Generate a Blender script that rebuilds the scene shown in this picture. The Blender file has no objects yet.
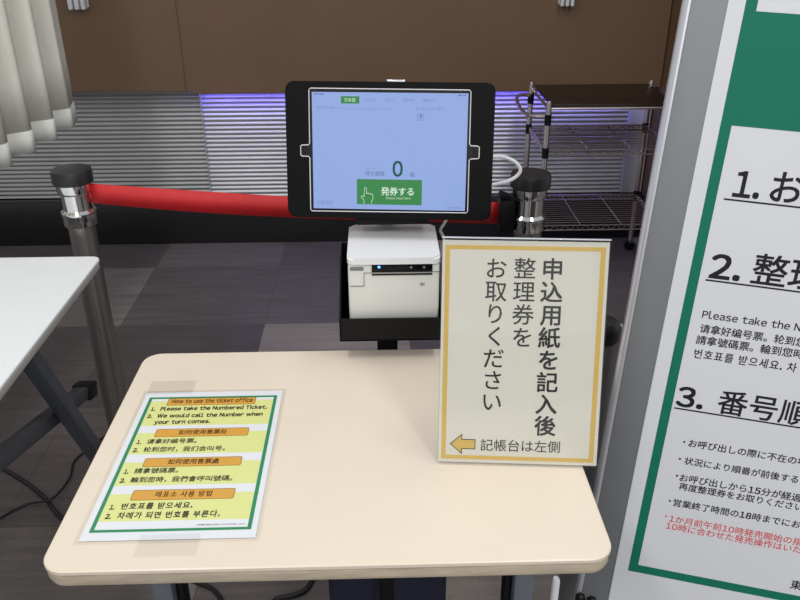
import bpy, bmesh, math, random
from mathutils import Vector, Matrix
random.seed(7)
S = bpy.context.scene
COL = S.collection
R = math.radians

# ------------------------------------------------------------------ materials
def lin(c):
    c = c / 255.0
    return c / 12.92 if c <= 0.04045 else ((c + 0.055) / 1.055) ** 2.4

def rgb(r, g, b):
    return (lin(r), lin(g), lin(b), 1.0)

def mat(name, col, rough=0.5, metal=0.0, var=0.0, vscale=20.0, vstretch=(1, 1, 1), bump=0.0, bscale=200.0,
        coat=0.0, alpha=1.0, spec=0.5, emit=None, estr=1.0, rvar=0.0, aniso=0.0):
    m = bpy.data.materials.new(name)
    m.use_nodes = True
    nt = m.node_tree
    b = nt.nodes['Principled BSDF']
    b.inputs['Base Color'].default_value = col
    b.inputs['Roughness'].default_value = rough
    b.inputs['Metallic'].default_value = metal
    b.inputs['Specular IOR Level'].default_value = spec
    b.inputs['Coat Weight'].default_value = coat
    b.inputs['Coat Roughness'].default_value = 0.08
    b.inputs['Alpha'].default_value = alpha
    if aniso: b.inputs['Anisotropic'].default_value = aniso
    if emit:
        b.inputs['Emission Color'].default_value = emit
        b.inputs['Emission Strength'].default_value = estr
    if var or bump or rvar:
        tc = nt.nodes.new('ShaderNodeTexCoord')
        mp = nt.nodes.new('ShaderNodeMapping')
        mp.inputs['Scale'].default_value = vstretch
        nt.links.new(tc.outputs['Object'], mp.inputs['Vector'])
        nz = nt.nodes.new('ShaderNodeTexNoise')
        nz.inputs['Scale'].default_value = vscale
        nz.inputs['Detail'].default_value = 5
        nt.links.new(mp.outputs['Vector'], nz.inputs['Vector'])
        if var:
            mr = nt.nodes.new('ShaderNodeMapRange')
            mr.inputs['From Min'].default_value = 0.3
            mr.inputs['From Max'].default_value = 0.7
            mr.inputs['To Min'].default_value = 1 - var
            mr.inputs['To Max'].default_value = 1 + var
            nt.links.new(nz.outputs['Fac'], mr.inputs['Value'])
            mx = nt.nodes.new('ShaderNodeVectorMath')
            mx.operation = 'SCALE'
            mx.inputs[0].default_value = col[:3]
            nt.links.new(mr.outputs['Result'], mx.inputs['Scale'])
            nt.links.new(mx.outputs['Vector'], b.inputs['Base Color'])
        if rvar:
            mr2 = nt.nodes.new('ShaderNodeMapRange')
            mr2.inputs['To Min'].default_value = max(0, rough - rvar)
            mr2.inputs['To Max'].default_value = rough + rvar
            nt.links.new(nz.outputs['Fac'], mr2.inputs['Value'])
            nt.links.new(mr2.outputs['Result'], b.inputs['Roughness'])
        if bump:
            n2 = nt.nodes.new('ShaderNodeTexNoise')
            n2.inputs['Scale'].default_value = bscale
            n2.inputs['Detail'].default_value = 3
            nt.links.new(mp.outputs['Vector'], n2.inputs['Vector'])
            bp = nt.nodes.new('ShaderNodeBump')
            bp.inputs['Strength'].default_value = bump
            bp.inputs['Distance'].default_value = 0.002
            nt.links.new(n2.outputs['Fac'], bp.inputs['Height'])
            nt.links.new(bp.outputs['Normal'], b.inputs['Normal'])
    return m

def clear_mat(name, tint=0.93, fac=0.10, rough=0.05):
    m = bpy.data.materials.new(name)
    m.use_nodes = True
    nt = m.node_tree
    out = nt.nodes['Material Output']
    nt.nodes.remove(nt.nodes['Principled BSDF'])
    tr = nt.nodes.new('ShaderNodeBsdfTransparent')
    tr.inputs['Color'].default_value = (tint, tint, tint, 1)
    gl = nt.nodes.new('ShaderNodeBsdfGlossy')
    gl.inputs['Roughness'].default_value = rough
    mx = nt.nodes.new('ShaderNodeMixShader')
    lw = nt.nodes.new('ShaderNodeLayerWeight')
    pw = nt.nodes.new('ShaderNodeMath'); pw.operation = 'POWER'; pw.inputs[1].default_value = 5.0
    nt.links.new(lw.outputs['Facing'], pw.inputs[0])
    ad = nt.nodes.new('ShaderNodeMath'); ad.operation = 'MULTIPLY_ADD'
    ad.inputs[1].default_value = 0.9; ad.inputs[2].default_value = fac
    nt.links.new(pw.outputs[0], ad.inputs[0])
    nt.links.new(ad.outputs[0], mx.inputs['Fac'])
    nt.links.new(tr.outputs[0], mx.inputs[1])
    nt.links.new(gl.outputs[0], mx.inputs[2])
    nt.links.new(mx.outputs[0], out.inputs['Surface'])
    return m

def floor_mat():
    m = bpy.data.materials.new('floor_tiles')
    m.use_nodes = True
    nt = m.node_tree; N = nt.nodes; L = nt.links
    b = N['Principled BSDF']
    tc = N.new('ShaderNodeTexCoord')
    mp = N.new('ShaderNodeMapping')
    mp.vector_type = 'POINT'
    T = 0.533
    mp.inputs['Scale'].default_value = (1 / T, 1 / T, 1)
    mp.inputs['Location'].default_value = (0.43 / T + 10, -2.638 / T + 10, 0)
    L.new(tc.outputs['Object'], mp.inputs['Vector'])
    fl = N.new('ShaderNodeVectorMath'); fl.operation = 'FLOOR'
    L.new(mp.outputs['Vector'], fl.inputs[0])
    dt = N.new('ShaderNodeVectorMath'); dt.operation = 'DOT_PRODUCT'; dt.inputs[1].default_value = (12.9898, 7.233, 0)
    L.new(fl.outputs['Vector'], dt.inputs[0])
    def mth(op, a, v=None):
        q = N.new('ShaderNodeMath'); q.operation = op; L.new(a, q.inputs[0])
        if v is not None: q.inputs[1].default_value = v
        return q.outputs[0]
    cell = mth('FRACT', mth('MULTIPLY', mth('SINE', mth('ADD', dt.outputs['Value'], 2328.4285714285716)), 43.7585))
    ramp = N.new('ShaderNodeValToRGB')
    e = ramp.color_ramp.elements
    e[0].position = 0.0; e[0].color = rgb(82, 76, 75)
    e[1].position = 1.0; e[1].color = rgb(136, 129, 124)
    x = ramp.color_ramp.elements.new(0.55); x.color = rgb(94, 88, 87)
    L.new(cell, ramp.inputs['Fac'])
    # brushed streaks along x
    m2 = N.new('ShaderNodeMapping'); m2.inputs['Scale'].default_value = (1.2, 14, 1)
    L.new(tc.outputs['Object'], m2.inputs['Vector'])
    nz = N.new('ShaderNodeTexNoise'); nz.inputs['Scale'].default_value = 3; nz.inputs['Detail'].default_value = 6
    L.new(m2.outputs['Vector'], nz.inputs['Vector'])
    nf = N.new('ShaderNodeTexNoise'); nf.inputs['Scale'].default_value = 260; nf.inputs['Detail'].default_value = 3
    L.new(tc.outputs['Object'], nf.inputs['Vector'])
    mr = N.new('ShaderNodeMapRange'); mr.inputs['From Min'].default_value = 0.3; mr.inputs['From Max'].default_value = 0.7
    mr.inputs['To Min'].default_value = 0.8; mr.inputs['To Max'].default_value = 1.2
    L.new(nz.outputs['Fac'], mr.inputs['Value'])
    mr2 = N.new('ShaderNodeMapRange'); mr2.inputs['From Min'].default_value = 0.3; mr2.inputs['From Max'].default_value = 0.7
    mr2.inputs['To Min'].default_value = 0.85; mr2.inputs['To Max'].default_value = 1.15
    L.new(nf.outputs['Fac'], mr2.inputs['Value'])
    mu = N.new('ShaderNodeMath'); mu.operation = 'MULTIPLY'
    L.new(mr.outputs[0], mu.inputs[0]); L.new(mr2.outputs[0], mu.inputs[1])
    # joints
    fr = N.new('ShaderNodeVectorMath'); fr.operation = 'FRACTION'
    L.new(mp.outputs['Vector'], fr.inputs[0])
    sp = N.new('ShaderNodeSeparateXYZ'); L.new(fr.outputs['Vector'], sp.inputs[0])
    def edge(o):
        a = N.new('ShaderNodeMath'); a.operation = 'SUBTRACT'; a.inputs[1].default_value = 0.5
        L.new(o, a.inputs[0])
        c = N.new('ShaderNodeMath'); c.operation = 'ABSOLUTE'; L.new(a.outputs[0], c.inputs[0])
        g = N.new('ShaderNodeMath'); g.operation = 'GREATER_THAN'; g.inputs[1].default_value = 0.4955
        L.new(c.outputs[0], g.inputs[0]); return g
    g1, g2 = edge(sp.outputs['X']), edge(sp.outputs['Y'])
    mxx = N.new('ShaderNodeMath'); mxx.operation = 'MAXIMUM'
    L.new(g1.outputs[0], mxx.inputs[0]); L.new(g2.outputs[0], mxx.inputs[1])
    jm = N.new('ShaderNodeMapRange'); jm.inputs['To Min'].default_value = 1; jm.inputs['To Max'].default_value = 0.72
    L.new(mxx.outputs[0], jm.inputs['Value'])
    mu2 = N.new('ShaderNodeMath'); mu2.operation = 'MULTIPLY'
    L.new(mu.outputs[0], mu2.inputs[0]); L.new(jm.outputs[0], mu2.inputs[1])
    sc = N.new('ShaderNodeVectorMath'); sc.operation = 'SCALE'
    L.new(ramp.outputs['Color'], sc.inputs[0]); L.new(mu2.outputs[0], sc.inputs['Scale'])
    L.new(sc.outputs['Vector'], b.inputs['Base Color'])
    b.inputs['Roughness'].default_value = 0.42
    bp = N.new('ShaderNodeBump'); bp.inputs['Strength'].default_value = 0.25; bp.inputs['Distance'].default_value = 0.002
    L.new(nf.outputs['Fac'], bp.inputs['Height']); L.new(bp.outputs['Normal'], b.inputs['Normal'])
    return m

M = {
 'floor': floor_mat(),
 'brown': mat('brown_wall_board', rgb(112, 86, 64), 0.6, var=0.06, vscale=3, bump=0.15, bscale=350),
 'metal_panel': mat('ribbed_metal', rgb(188, 188, 192), 0.42, 0.6, var=0.06, vscale=5),
 'metal_panel_dull': mat('ribbed_metal_dull', rgb(166, 166, 166), 0.45, 0.6, var=0.08, vscale=5),
 'plinth': mat('black_plinth', rgb(26, 26, 28), 0.25, var=0.1),
 'white_panel': mat('pale_panel', rgb(190, 190, 200), 0.5),
 'cloth': mat('curtain_cloth', rgb(228, 226, 216), 0.9, var=0.03, vscale=60, bump=0.4, bscale=900),
 'cloth_hem': mat('curtain_hem', rgb(226, 226, 220), 0.9, var=0.03, vscale=60, bump=0.4, bscale=900),
 'table': mat('cream_laminate', rgb(217, 205, 188), 0.3, var=0.02, vscale=6, rvar=0.05, bump=0.03, bscale=400),
 'table_edge': mat('cream_edge', rgb(186, 173, 152), 0.55, var=0.16, vscale=30, vstretch=(0.6, 1, 4)),
 'white_top': mat('white_laminate', rgb(222, 226, 228), 0.35, var=0.01),
 'white_edge': mat('white_edge', rgb(180, 178, 172), 0.5, var=0.06, vscale=10),
 'grey_leg': mat('dark_grey_paint', rgb(72, 76, 82), 0.4, 0.1, var=0.06),
 'grey_leg2': mat('grey_blue_paint', rgb(108, 114, 124), 0.4, 0.2, var=0.06),
 'black': mat('black_plastic', rgb(15, 15, 17), 0.45, spec=0.25, bump=0.1, bscale=600),
 'black_matte': mat('black_powder_steel', rgb(14, 13, 14), 0.55, bump=0.15, bscale=900, spec=0.2),
 'case': mat('tablet_case_black', rgb(9, 10, 12), 0.5, bump=0.05, bscale=900, spec=0.12),
 'cap': mat('black_cap', rgb(30, 31, 34), 0.42),
 'chrome': mat('chrome', rgb(225, 225, 225), 0.09, 1.0),
 'steel': mat('brushed_steel', rgb(150, 146, 142), 0.32, 0.9, var=0.15, vscale=30, vstretch=(1, 1, 0.02)),
 'cart_steel': mat('cart_chrome', rgb(196, 184, 188), 0.22, 0.9, var=0.05),
 'belt': mat('red_belt', rgb(190, 26, 32), 0.6, var=0.05, vscale=50, bump=0.2, bscale=900),
 'cart_top': mat('dark_brown_board', rgb(40, 26, 20), 0.4, var=0.1, vscale=8),
 'white_plastic': mat('white_plastic', rgb(226, 227, 230), 0.28, coat=0.3),
 'front_plastic': mat('off_white_plastic', rgb(214, 215, 210), 0.4),
 'wall_seam': mat('wall_seam', rgb(98, 76, 58), 0.6),
 'seam': mat('grey_seam', rgb(120, 121, 122), 0.6),
 'dark_gloss': mat('black_gloss', rgb(10, 10, 12), 0.15, spec=0.2),
 'blue_led': mat('blue_led', rgb(60, 150, 255), 0.4, emit=rgb(60, 150, 255), estr=4),
 'paper': mat('white_paper', rgb(214, 217, 222), 0.35, coat=0.35),
 'sign_paper': mat('sign_paper', rgb(223, 221, 208), 0.5, var=0.01, spec=0.3),
 'poster_paper': mat('poster_paper', rgb(213, 215, 219), 0.45, var=0.015, vscale=4, spec=0.3),
 'yellow': mat('pale_yellow_print', rgb(208, 213, 138), 0.35, coat=0.35),
 'gold': mat('gold_print', rgb(204, 152, 62), 0.35, coat=0.3),
 'sign_gold': mat('sign_gold_print', rgb(218, 182, 88), 0.4),
 'green': mat('green_print', rgb(38, 128, 84), 0.35, coat=0.3),
 'poster_green': mat('poster_green_print', rgb(20, 112, 90), 0.5, spec=0.2),
 'ink': mat('black_ink', rgb(14, 14, 16), 0.45),
 'poster_ink': mat('poster_ink', rgb(34, 34, 38), 0.5, spec=0.2),
 'brown_ink': mat('brown_ink', rgb(84, 50, 14), 0.4),
 'red_ink': mat('red_ink', rgb(214, 70, 76), 0.45),
 'frame_grey': mat('grey_aluminium', rgb(124, 127, 130), 0.45, 0.25, var=0.05, vscale=4, vstretch=(1, 1, 1)),
 'frame_edge': mat('silver_edge', rgb(205, 205, 212), 0.3, 0.6),
 'clear': clear_mat('clear_acrylic', 0.95, 0.02),
 'film': clear_mat('clear_film', 0.992, 0.035, 0.08),
 'acry_edge': mat('acrylic_edge', rgb(196, 200, 204), 0.2),
 'screen': mat('lit_screen', rgb(6, 6, 8), 0.12, spec=0.12, emit=rgb(152, 176, 232), estr=0.92),
 's_green': mat('screen_green', rgb(6, 6, 8), 0.12, spec=0.12, emit=rgb(62, 140, 78), estr=0.9),
 's_dgreen': mat('screen_dark_green', rgb(6, 6, 8), 0.12, spec=0.12, emit=rgb(20, 88, 82), estr=0.9),
 's_white': mat('screen_white', rgb(6, 6, 8), 0.12, spec=0.12, emit=rgb(220, 240, 225), estr=0.95),
 's_grey': mat('screen_grey', rgb(6, 6, 8), 0.12, spec=0.12, emit=rgb(88, 110, 148), estr=0.9),
 's_pale': mat('screen_pale_grey', rgb(6, 6, 8), 0.12, spec=0.12, emit=rgb(124, 146, 190), estr=0.9),
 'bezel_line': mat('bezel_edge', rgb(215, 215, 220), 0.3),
 'navy': mat('navy_fabric', rgb(20, 24, 48), 0.75, var=0.08, vscale=30, bump=0.4, bscale=900),
 'cable_black': mat('black_cable', rgb(14, 14, 15), 0.45),
 'cable_white': mat('white_cable', rgb(222, 222, 228), 0.4),
 'led_strip': mat('violet_led_strip', rgb(90, 70, 255), 0.5, emit=(0.17, 0.13, 1.0, 1), estr=18),
 'grey_post': mat('grey_post', rgb(128, 127, 128), 0.4, 0.25, var=0.08, vscale=20, vstretch=(1, 1, 0.05)),
}

# ------------------------------------------------------------------ geometry helpers
class MB:
    def __init__(s):
        s.bm = bmesh.new()
    def _add(s, verts, faces, T=None):
        vs = [s.bm.verts.new((T @ Vector(v)) if T else Vector(v)) for v in verts]
        out = []
        for f in faces:
            try: out.append(s.bm.faces.new([vs[i] for i in f]))
            except ValueError: pass
        return vs, out
    def box(s, c, d, rot=None, bev=0.0, seg=2):
        x, y, z = d[0] / 2, d[1] / 2, d[2] / 2
        T = Matrix.Translation(Vector(c)) @ (rot if rot else Matrix.Identity(4))
        v = [(-x, -y, -z), (x, -y, -z), (x, y, -z), (-x, y, -z), (-x, -y, z), (x, -y, z), (x, y, z), (-x, y, z)]
        vs, fs = s._add(v, [(0, 3, 2, 1), (4, 5, 6, 7), (0, 1, 5, 4), (1, 2, 6, 5), (2, 3, 7, 6), (3, 0, 4, 7)], T)
        if bev > 0:
            es = {e for f in fs for e in f.edges}
            bmesh.ops.bevel(s.bm, geom=list(es), offset=bev, segments=seg, affect='EDGES', profile=0.5, clamp_overlap=True)
        return s
    def between(s, a, b, w, h, up=(0, 0, 1), bev=0.0):
        a, b = Vector(a), Vector(b)
        d = (b - a); L = d.length; d.normalize()
        upv = Vector(up)
        if abs(d.dot(upv)) > 0.98: upv = Vector((0, 1, 0))
        x = d.cross(upv).normalized(); z = x.cross(d).normalized()
        rot = Matrix((x, d, z)).transposed().to_4x4()
        return s.box((a + b) / 2, (w, L, h), rot, bev)
    def prism(s, poly, z0, z1):
        n = len(poly)
        v = [(p[0], p[1], z0) for p in poly] + [(p[0], p[1], z1) for p in poly]
        f = [tuple(range(n - 1, -1, -1)), tuple(range(n, 2 * n))] + [(i, (i + 1) % n, n + (i + 1) % n, n + i) for i in range(n)]
        s._add(v, f); return s
    def ring(s, outer, inner, z0, z1):
        n = len(outer)
        v = [(p[0], p[1], z0) for p in outer] + [(p[0], p[1], z0) for p in inner] + [(p[0], p[1], z1) for p in outer] + [(p[0], p[1], z1) for p in inner]
        f = []
        for i in range(n):
            j = (i + 1) % n
            f += [(i, j, 2 * n + j, 2 * n + i), (n + j, n + i, 3 * n + i, 3 * n + j),
                  (2 * n + i, 2 * n + j, 3 * n + j, 3 * n + i), (j, i, n + i, n + j)]
        s._add(v, f); return s
    def lathe(s, prof, c=(0, 0, 0), n=40, T=None):
        v, f = [], []
        for r, z in prof:
            for k in range(n):
                a = 2 * math.pi * k / n
                v.append((c[0] + r * math.cos(a), c[1] + r * math.sin(a), c[2] + z))
        for i in range(len(prof) - 1):
            for k in range(n):
                f.append((i * n + k, i * n + (k + 1) % n, (i + 1) * n + (k + 1) % n, (i + 1) * n + k))
        f.append(tuple(range(n - 1, -1, -1))); m = (len(prof) - 1) * n
        f.append(tuple(range(m, m + n)))
        s._add(v, f, T); return s
    def tube(s, pts, r, n=8, closed=False):
        pts = [Vector(p) for p in pts]
        N = len(pts); rings = []
        up = None
        for i, p in enumerate(pts):
            if closed: t = pts[(i + 1) % N] - pts[i - 1]
            else: t = pts[min(i + 1, N - 1)] - pts[max(i - 1, 0)]
            t.normalize()
            if up is None:
                up = Vector((0, 0, 1)) if abs(t.z) < 0.9 else Vector((1, 0, 0))
            up = (up - t * up.dot(t)).normalized()
            w = t.cross(up)
            rings.append([s.bm.verts.new(p + (up * math.cos(2 * math.pi * k / n) + w * math.sin(2 * math.pi * k / n)) * r) for k in range(n)])
        for i in range(N if closed else N - 1):
            a, b = rings[i], rings[(i + 1) % N]
            for k in range(n):
                s.bm.faces.new((a[k], a[(k + 1) % n], b[(k + 1) % n], b[k]))
        if not closed:
            s.bm.faces.new(rings[0][::-1]); s.bm.faces.new(rings[-1])
        return s
    def build(s, name, m, parent=None, smooth=True, label=None):
        bmesh.ops.recalc_face_normals(s.bm, faces=s.bm.faces)
        me = bpy.data.meshes.new(name)
        s.bm.to_mesh(me); s.bm.free()
        me.materials.append(m)
        if smooth:
            for p in me.polygons: p.use_smooth = True
            try: me.set_sharp_from_angle(angle=R(35))
            except Exception: pass
        o = bpy.data.objects.new(name, me)
        COL.objects.link(o)
        if parent: o.parent = parent
        if label: o['label'] = label
        return o

def rr(x0, y0, x1, y1, r, n=6):
    P = []
    for cx, cy, a0 in ((x1 - r, y1 - r, 0), (x0 + r, y1 - r, 90), (x0 + r, y0 + r, 180), (x1 - r, y0 + r, 270)):
        for k in range(n + 1):
            a = R(a0 + 90 * k / n)
            P.append((cx + r * math.cos(a), cy + r * math.sin(a)))
    return P

def rect(x0, y0, x1, y1):
    return [(x0, y0), (x1, y0), (x1, y1), (x0, y1)]

def spline(pts, n=8, closed=False):
    pts = [Vector(p) for p in pts]; out = []; N = len(pts)
    rng = N if closed else N - 1
    for i in range(rng):
        g = (lambda k: pts[k % N]) if closed else (lambda k: pts[max(0, min(N - 1, k))])
        p0, p1, p2, p3 = g(i - 1), g(i), g(i + 1), g(i + 2)
        for k in range(n):
            t = k / n
            out.append(0.5 * ((2 * p1) + (p2 - p0) * t + (2 * p0 - 5 * p1 + 4 * p2 - p3) * t * t + (-p0 + 3 * p1 - 3 * p2 + p3) * t ** 3))
    if not closed: out.append(pts[-1])
    return out

def props(o, label, cat, group=None, kind=None):
    o['label'] = label; o['category'] = cat
    if group: o['group'] = group
    if kind: o['kind'] = kind
    return o

def thing(name, label, cat, loc=(0, 0, 0), mtx=None, group=None):
    o = bpy.data.objects.new(name, None)
    o.empty_display_size = 0.05
    COL.objects.link(o)
    if mtx is not None: o.matrix_world = mtx
    else: o.location = loc
    return props(o, label, cat, group)

def frame_mtx(O, yaw, lean, roll=0.0):
    yaw, lean, roll = R(yaw), R(lean), R(roll)
    u = Vector((math.cos(yaw), math.sin(yaw), 0)); n = Vector((-math.sin(yaw), math.cos(yaw), 0))
    v = Vector((0, 0, 1)) * math.cos(lean) + n * math.sin(lean)
    u2 = u * math.cos(roll) + v * math.sin(roll); v2 = -u * math.sin(roll) + v * math.cos(roll)
    m = Matrix((u2, v2, u2.cross(v2))).transposed().to_4x4()
    m.translation = Vector(O)
    return m

# lettering: each entry (string, x, baseline y, em, total width or None, boldness, centre?) becomes one flat printed part
GL = {}
def glyph(c):
    if c not in GL:
        cu = bpy.data.curves.new('t', 'FONT'); cu.body = c; cu.size = 1.0; cu.resolution_u = 3
        ob = bpy.data.objects.new('t', cu); COL.objects.link(ob)
        bpy.context.view_layer.update()
        me = bpy.data.meshes.new_from_object(ob.evaluated_get(bpy.context.evaluated_depsgraph_get()))
        GL[c] = ([(v.co.x, v.co.y) for v in me.vertices], [tuple(p.vertices) for p in me.polygons])
        bpy.data.objects.remove(ob); bpy.data.curves.remove(cu); bpy.data.meshes.remove(me)
    return GL[c]

def line_mesh(s, bold):
    vs, fs, x = [], [], 0.0
    for c in s:
        if c == ' ': x += 0.34; continue
        wide = ord(c) > 0x2000
        g = c if wide else chr(ord(c) + 0xFEE0)      # the same letterforms for western and eastern writing
        P, F = glyph(g)
        if not P: x += 1.0; continue
        x0 = min(p[0] for p in P); x1 = max(p[0] for p in P)
        if wide: dx, adv = x, 1.0
        else: dx, adv = x - x0 + 0.055, (x1 - x0) + 0.11
        if c in '.,': adv = (x1 - x0) + 0.16
        bd = bold if wide else bold * 1.9
        for k, (ox, oy) in enumerate([(0, 0)] if not bold else [(0, 0), (bd, bd), (-bd, bd), (bd, -bd), (-bd, -bd)]):
            n = len(vs)
            vs += [(p[0] + dx + ox, p[1] + oy, k) for p in P]
            fs += [tuple(n + i for i in f) for f in F]
        x += adv if not (c in '、。，' ) else 0.95
    return vs, fs

def lettering(name, entries, m, parent, z, label=None, merge=False):
    groups = [entries] if merge else [[e] for e in entries]
    for grp in groups:
        V, F = [], []
        for en in grp:
            s, x, y, em = en[:4]
            width = en[4] if len(en) > 4 else None
            bold = en[5] if len(en) > 5 else 0.0
            centre = en[6] if len(en) > 6 else False
            vs, fs = line_mesh(s, bold)
            if not vs: continue
            x0 = min(v[0] for v in vs); x1 = max(v[0] for v in vs)
            sx = (width / (x1 - x0)) if width else em
            w = (x1 - x0) * sx
            ox = x - (w / 2 if centre else 0)
            n = len(V)
            V += [(ox + (v[0] - x0) * sx, y + v[1] * em, z + v[2] * 4e-6) for v in vs]
            F += [tuple(n + i for i in f) for f in fs]
        me = bpy.data.meshes.new(name); me.from_pydata(V, [], F); me.update()
        me.materials.append(m)
        o = bpy.data.objects.new(name, me); COL.objects.link(o); o.parent = parent
        if label: o['label'] = label

# ------------------------------------------------------------------ the setting
def struct(o): o['kind'] = 'structure'; return o
struct(MB().box((0.0, 1.2, -0.025), (7.0, 5.4, 0.05)).build('floor', M['floor']))
w = MB()
w.box((-1.185, 3.56, 1.645), (4.78, 0.28, 1.9))
struct(w.build('wall_back', M['brown']))
struct(MB().box((0, 0, 0), (0.002, 0.004, 1.9)).build('trim_4', M['wall_seam']))
bpy.data.objects['trim_4'].location = (-0.80, 3.4185, 1.645)
# body of the wall behind the ribbed metal
struct(MB().box((0.0, 3.69, 0.3475), (7.0, 0.36, 0.695)).build('wall_base', M['plinth']))

def ribbed(name, x0, x1, z0, z1, y, m, pitch=0.0195, amp=0.0045):
    b = MB(); n = int((z1 - z0) / pitch * 10); prof = []
    for i in range(n + 1):
        z = z0 + (z1 - z0) * i / n
        c = math.cos(2 * math.pi * (z - z0) / pitch)
        prof.append((y - amp * (0.5 + 0.5 * c) ** 0.7, z))
    v = []
    for (yy, z) in prof: v += [(x0, yy, z), (x1, yy, z)]
    f = [(2 * i, 2 * i + 1, 2 * i + 3, 2 * i + 2) for i in range(n)]
    k = len(v)
    v += [(x0, y + 0.006, z0), (x1, y + 0.006, z0), (x0, y + 0.006, z1), (x1, y + 0.006, z1)]
    f += [(k, k + 1, 1, 0), (2 * n, 2 * n + 1, k + 3, k + 2), (k, k + 2, k + 3, k + 1)]
    b._add(v, f)
    return struct(b.build(name, m))
ribbed('trim_1', -3.45, -0.757, 0.205, 0.694, 3.505, M['metal_panel_dull'])
ribbed('trim_2', -0.757, 1.105, 0.205, 0.694, 3.495, M['metal_panel'])
struct(MB().box((1.155, 3.495, 0.45), (0.098, 0.03, 0.49), bev=0.003).build('trim_3', M['white_panel']))
struct(MB().box((-0.757, 3.487, 0.4495), (0.005, 0.03, 0.489)).build('trim_5', M['frame_edge']))
struct(MB().box((-1.12, 3.46, 0.102), (4.65, 0.05, 0.204), bev=0.003).build('baseboard_back', M['plinth']))
struct(MB().box((1.36, 3.0, 1.32), (0.3, 1.4, 2.55)).build('wall_right', M['brown']))
bpy.data.objects['wall_right'].location = (0, 0, 0.0)

struct(MB().box((0.17, 3.423, 0.6895), (1.86, 0.006, 0.013), bev=0.001).build('trim_added', M['brown']))  # added lip, hides the strip and sends its light onto the metal
led = MB().box((0.17, 3.436, 0.6915), (1.84, 0.016, 0.007)).build('light_strip', M['led_strip'])
props(led, 'violet light strip tucked under the brown wall above ribbed metal', 'light')

def bracket(x, w_, label):
    t = thing('wall_bracket', label, 'bracket', (x, 3.42, 1.0), group='white brackets on the brown wall')
    b = MB().box((0, -0.006, 0.11), (w_, 0.012, 0.16), bev=0.003)
    b.build('back_plate', M['white_plastic'], t)
    b = MB()
    for k in (-1, 0, 1): b.box((k * w_ * 0.33, -0.026, 0.10), (w_ * 0.24, 0.04, 0.15), bev=0.005)
    b.build('hook', M['white_plastic'], t)
bracket(-1.180, 0.075, 'white plastic bracket on the brown wall beside the curtain')
bracket(0.768, 0.062, 'white plastic bracket on the brown wall above the wire cart')

# ------------------------------------------------------------------ curtain
def curtain():
    t = thing('curtain', 'off-white pleated curtain with a stitched hem at upper left', 'curtain', (-1.05, 2.4, 0.74))
    # ground line runs away from the camera; pleats swing left and right of it
    ys, pts = [], []
    n = 320; Y0, Y1 = 1.30, 2.668
    for i in range(n + 1):
        y = Y0 + (Y1 - Y0) * i / n
        q = (2.563 - y) / 0.138
        fq = q - math.floor(q)
        k = 0.34
        if fq < k: tri = 1 - 2 * fq / k                 # from the right crest back to the left
        else: tri = -1 + 2 * (fq - k) / (1 - k)
        tri = math.sin(tri * math.pi / 2)
        amp = 0.022 + 0.004 * math.sin(q * 1.7)
        if y > 2.563: tri = 1.0 - (y - 2.563) / 0.105 * 1.3
        pts.append((-0.995 - 0.06 * (2.6 - y) + amp * tri, y))
    def sheet(z0, z1, off, nm, m, nz=6, flare=0.0):
        v, f = [], []
        cx = -1.01
        for j in range(nz + 1):
            z = z0 + (z1 - z0) * j / nz
            k = 1 + 0.10 * (1 - min(1, (z - 0.76) / 0.6))
            for (x, y) in pts: v.append((cx + (x - cx) * k + off + 1.05, y - 2.4, z - 0.74))
        N = n + 1
        for j in range(nz):
            for i in range(n): f.append((j * N + i, j * N + i + 1, (j + 1) * N + i + 1, (j + 1) * N + i))
        b = MB(); b._add(v, f)
        o = b.build(nm, m, t)
        sm = o.modifiers.new('thick', 'SOLIDIFY'); sm.thickness = 0.0025 if nm == 'drape' else 0.0035
        sm.offset = 0
        return o
    sheet(0.82, 2.25, 0, 'drape', M['cloth'], 10)
    sheet(0.76, 0.822, 0, 'hem', M['cloth_hem'], 2)
    MB().tube([(0, -1.2, 1.53), (0, 0.35, 1.53)], 0.014).build('rail', M['steel'], t)
curtain()

# ------------------------------------------------------------------ folding tables
def table_top(t, x0, y0, x1, y1, z, th, r, top_m, edge_m):
    P = rr(x0, y0, x1, y1, r, 8)
    b = MB(); n = len(P)
    cx, cy = (x0 + x1) / 2, (y0 + y1) / 2
    def inset(d): return rr(x0 + d, y0 + d, x1 - d, y1 - d, max(0.002, r - d), 8)
    b.prism(P, z - 0.006, z - 0.0015)
    rings = [(inset(0.0), z - 0.0015), (inset(0.0015), z)]
    v = [(p[0], p[1], rings[0][1]) for p in rings[0][0]] + [(p[0], p[1], rings[1][1]) for p in rings[1][0]]
    b._add(v, [(i, (i + 1) % n, n + (i + 1) % n, n + i) for i in range(n)] + [tuple(range(n, 2 * n))])
    b.build('tabletop', top_m, t)
    e = MB()
    prof = [(0.0035, z - 0.006), (0.0035, z - 0.009), (0.0020, z - 0.010), (0.0015, z - 0.020), (0.004, z - th)]
    rs = [inset(d) for d, _ in prof]; v = []
    for rg, (d, zz) in zip(rs, prof): v += [(p[0], p[1], zz) for p in rg]
    f = [tuple(range(n))[::-1]]
    for j in range(len(prof) - 1): f += [(j * n + i, j * n + (i + 1) % n, (j + 1) * n + (i + 1) % n, (j + 1) * n + i) for i in range(n)]
    f.append(tuple(range((len(prof) - 1) * n, len(prof) * n)))
    e._add(v, f)
    e.build('edge_band', edge_m, t, label='edge band with scuffed dirty patches' if edge_m is M['table_edge'] else 'pale grey edge band')

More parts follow.
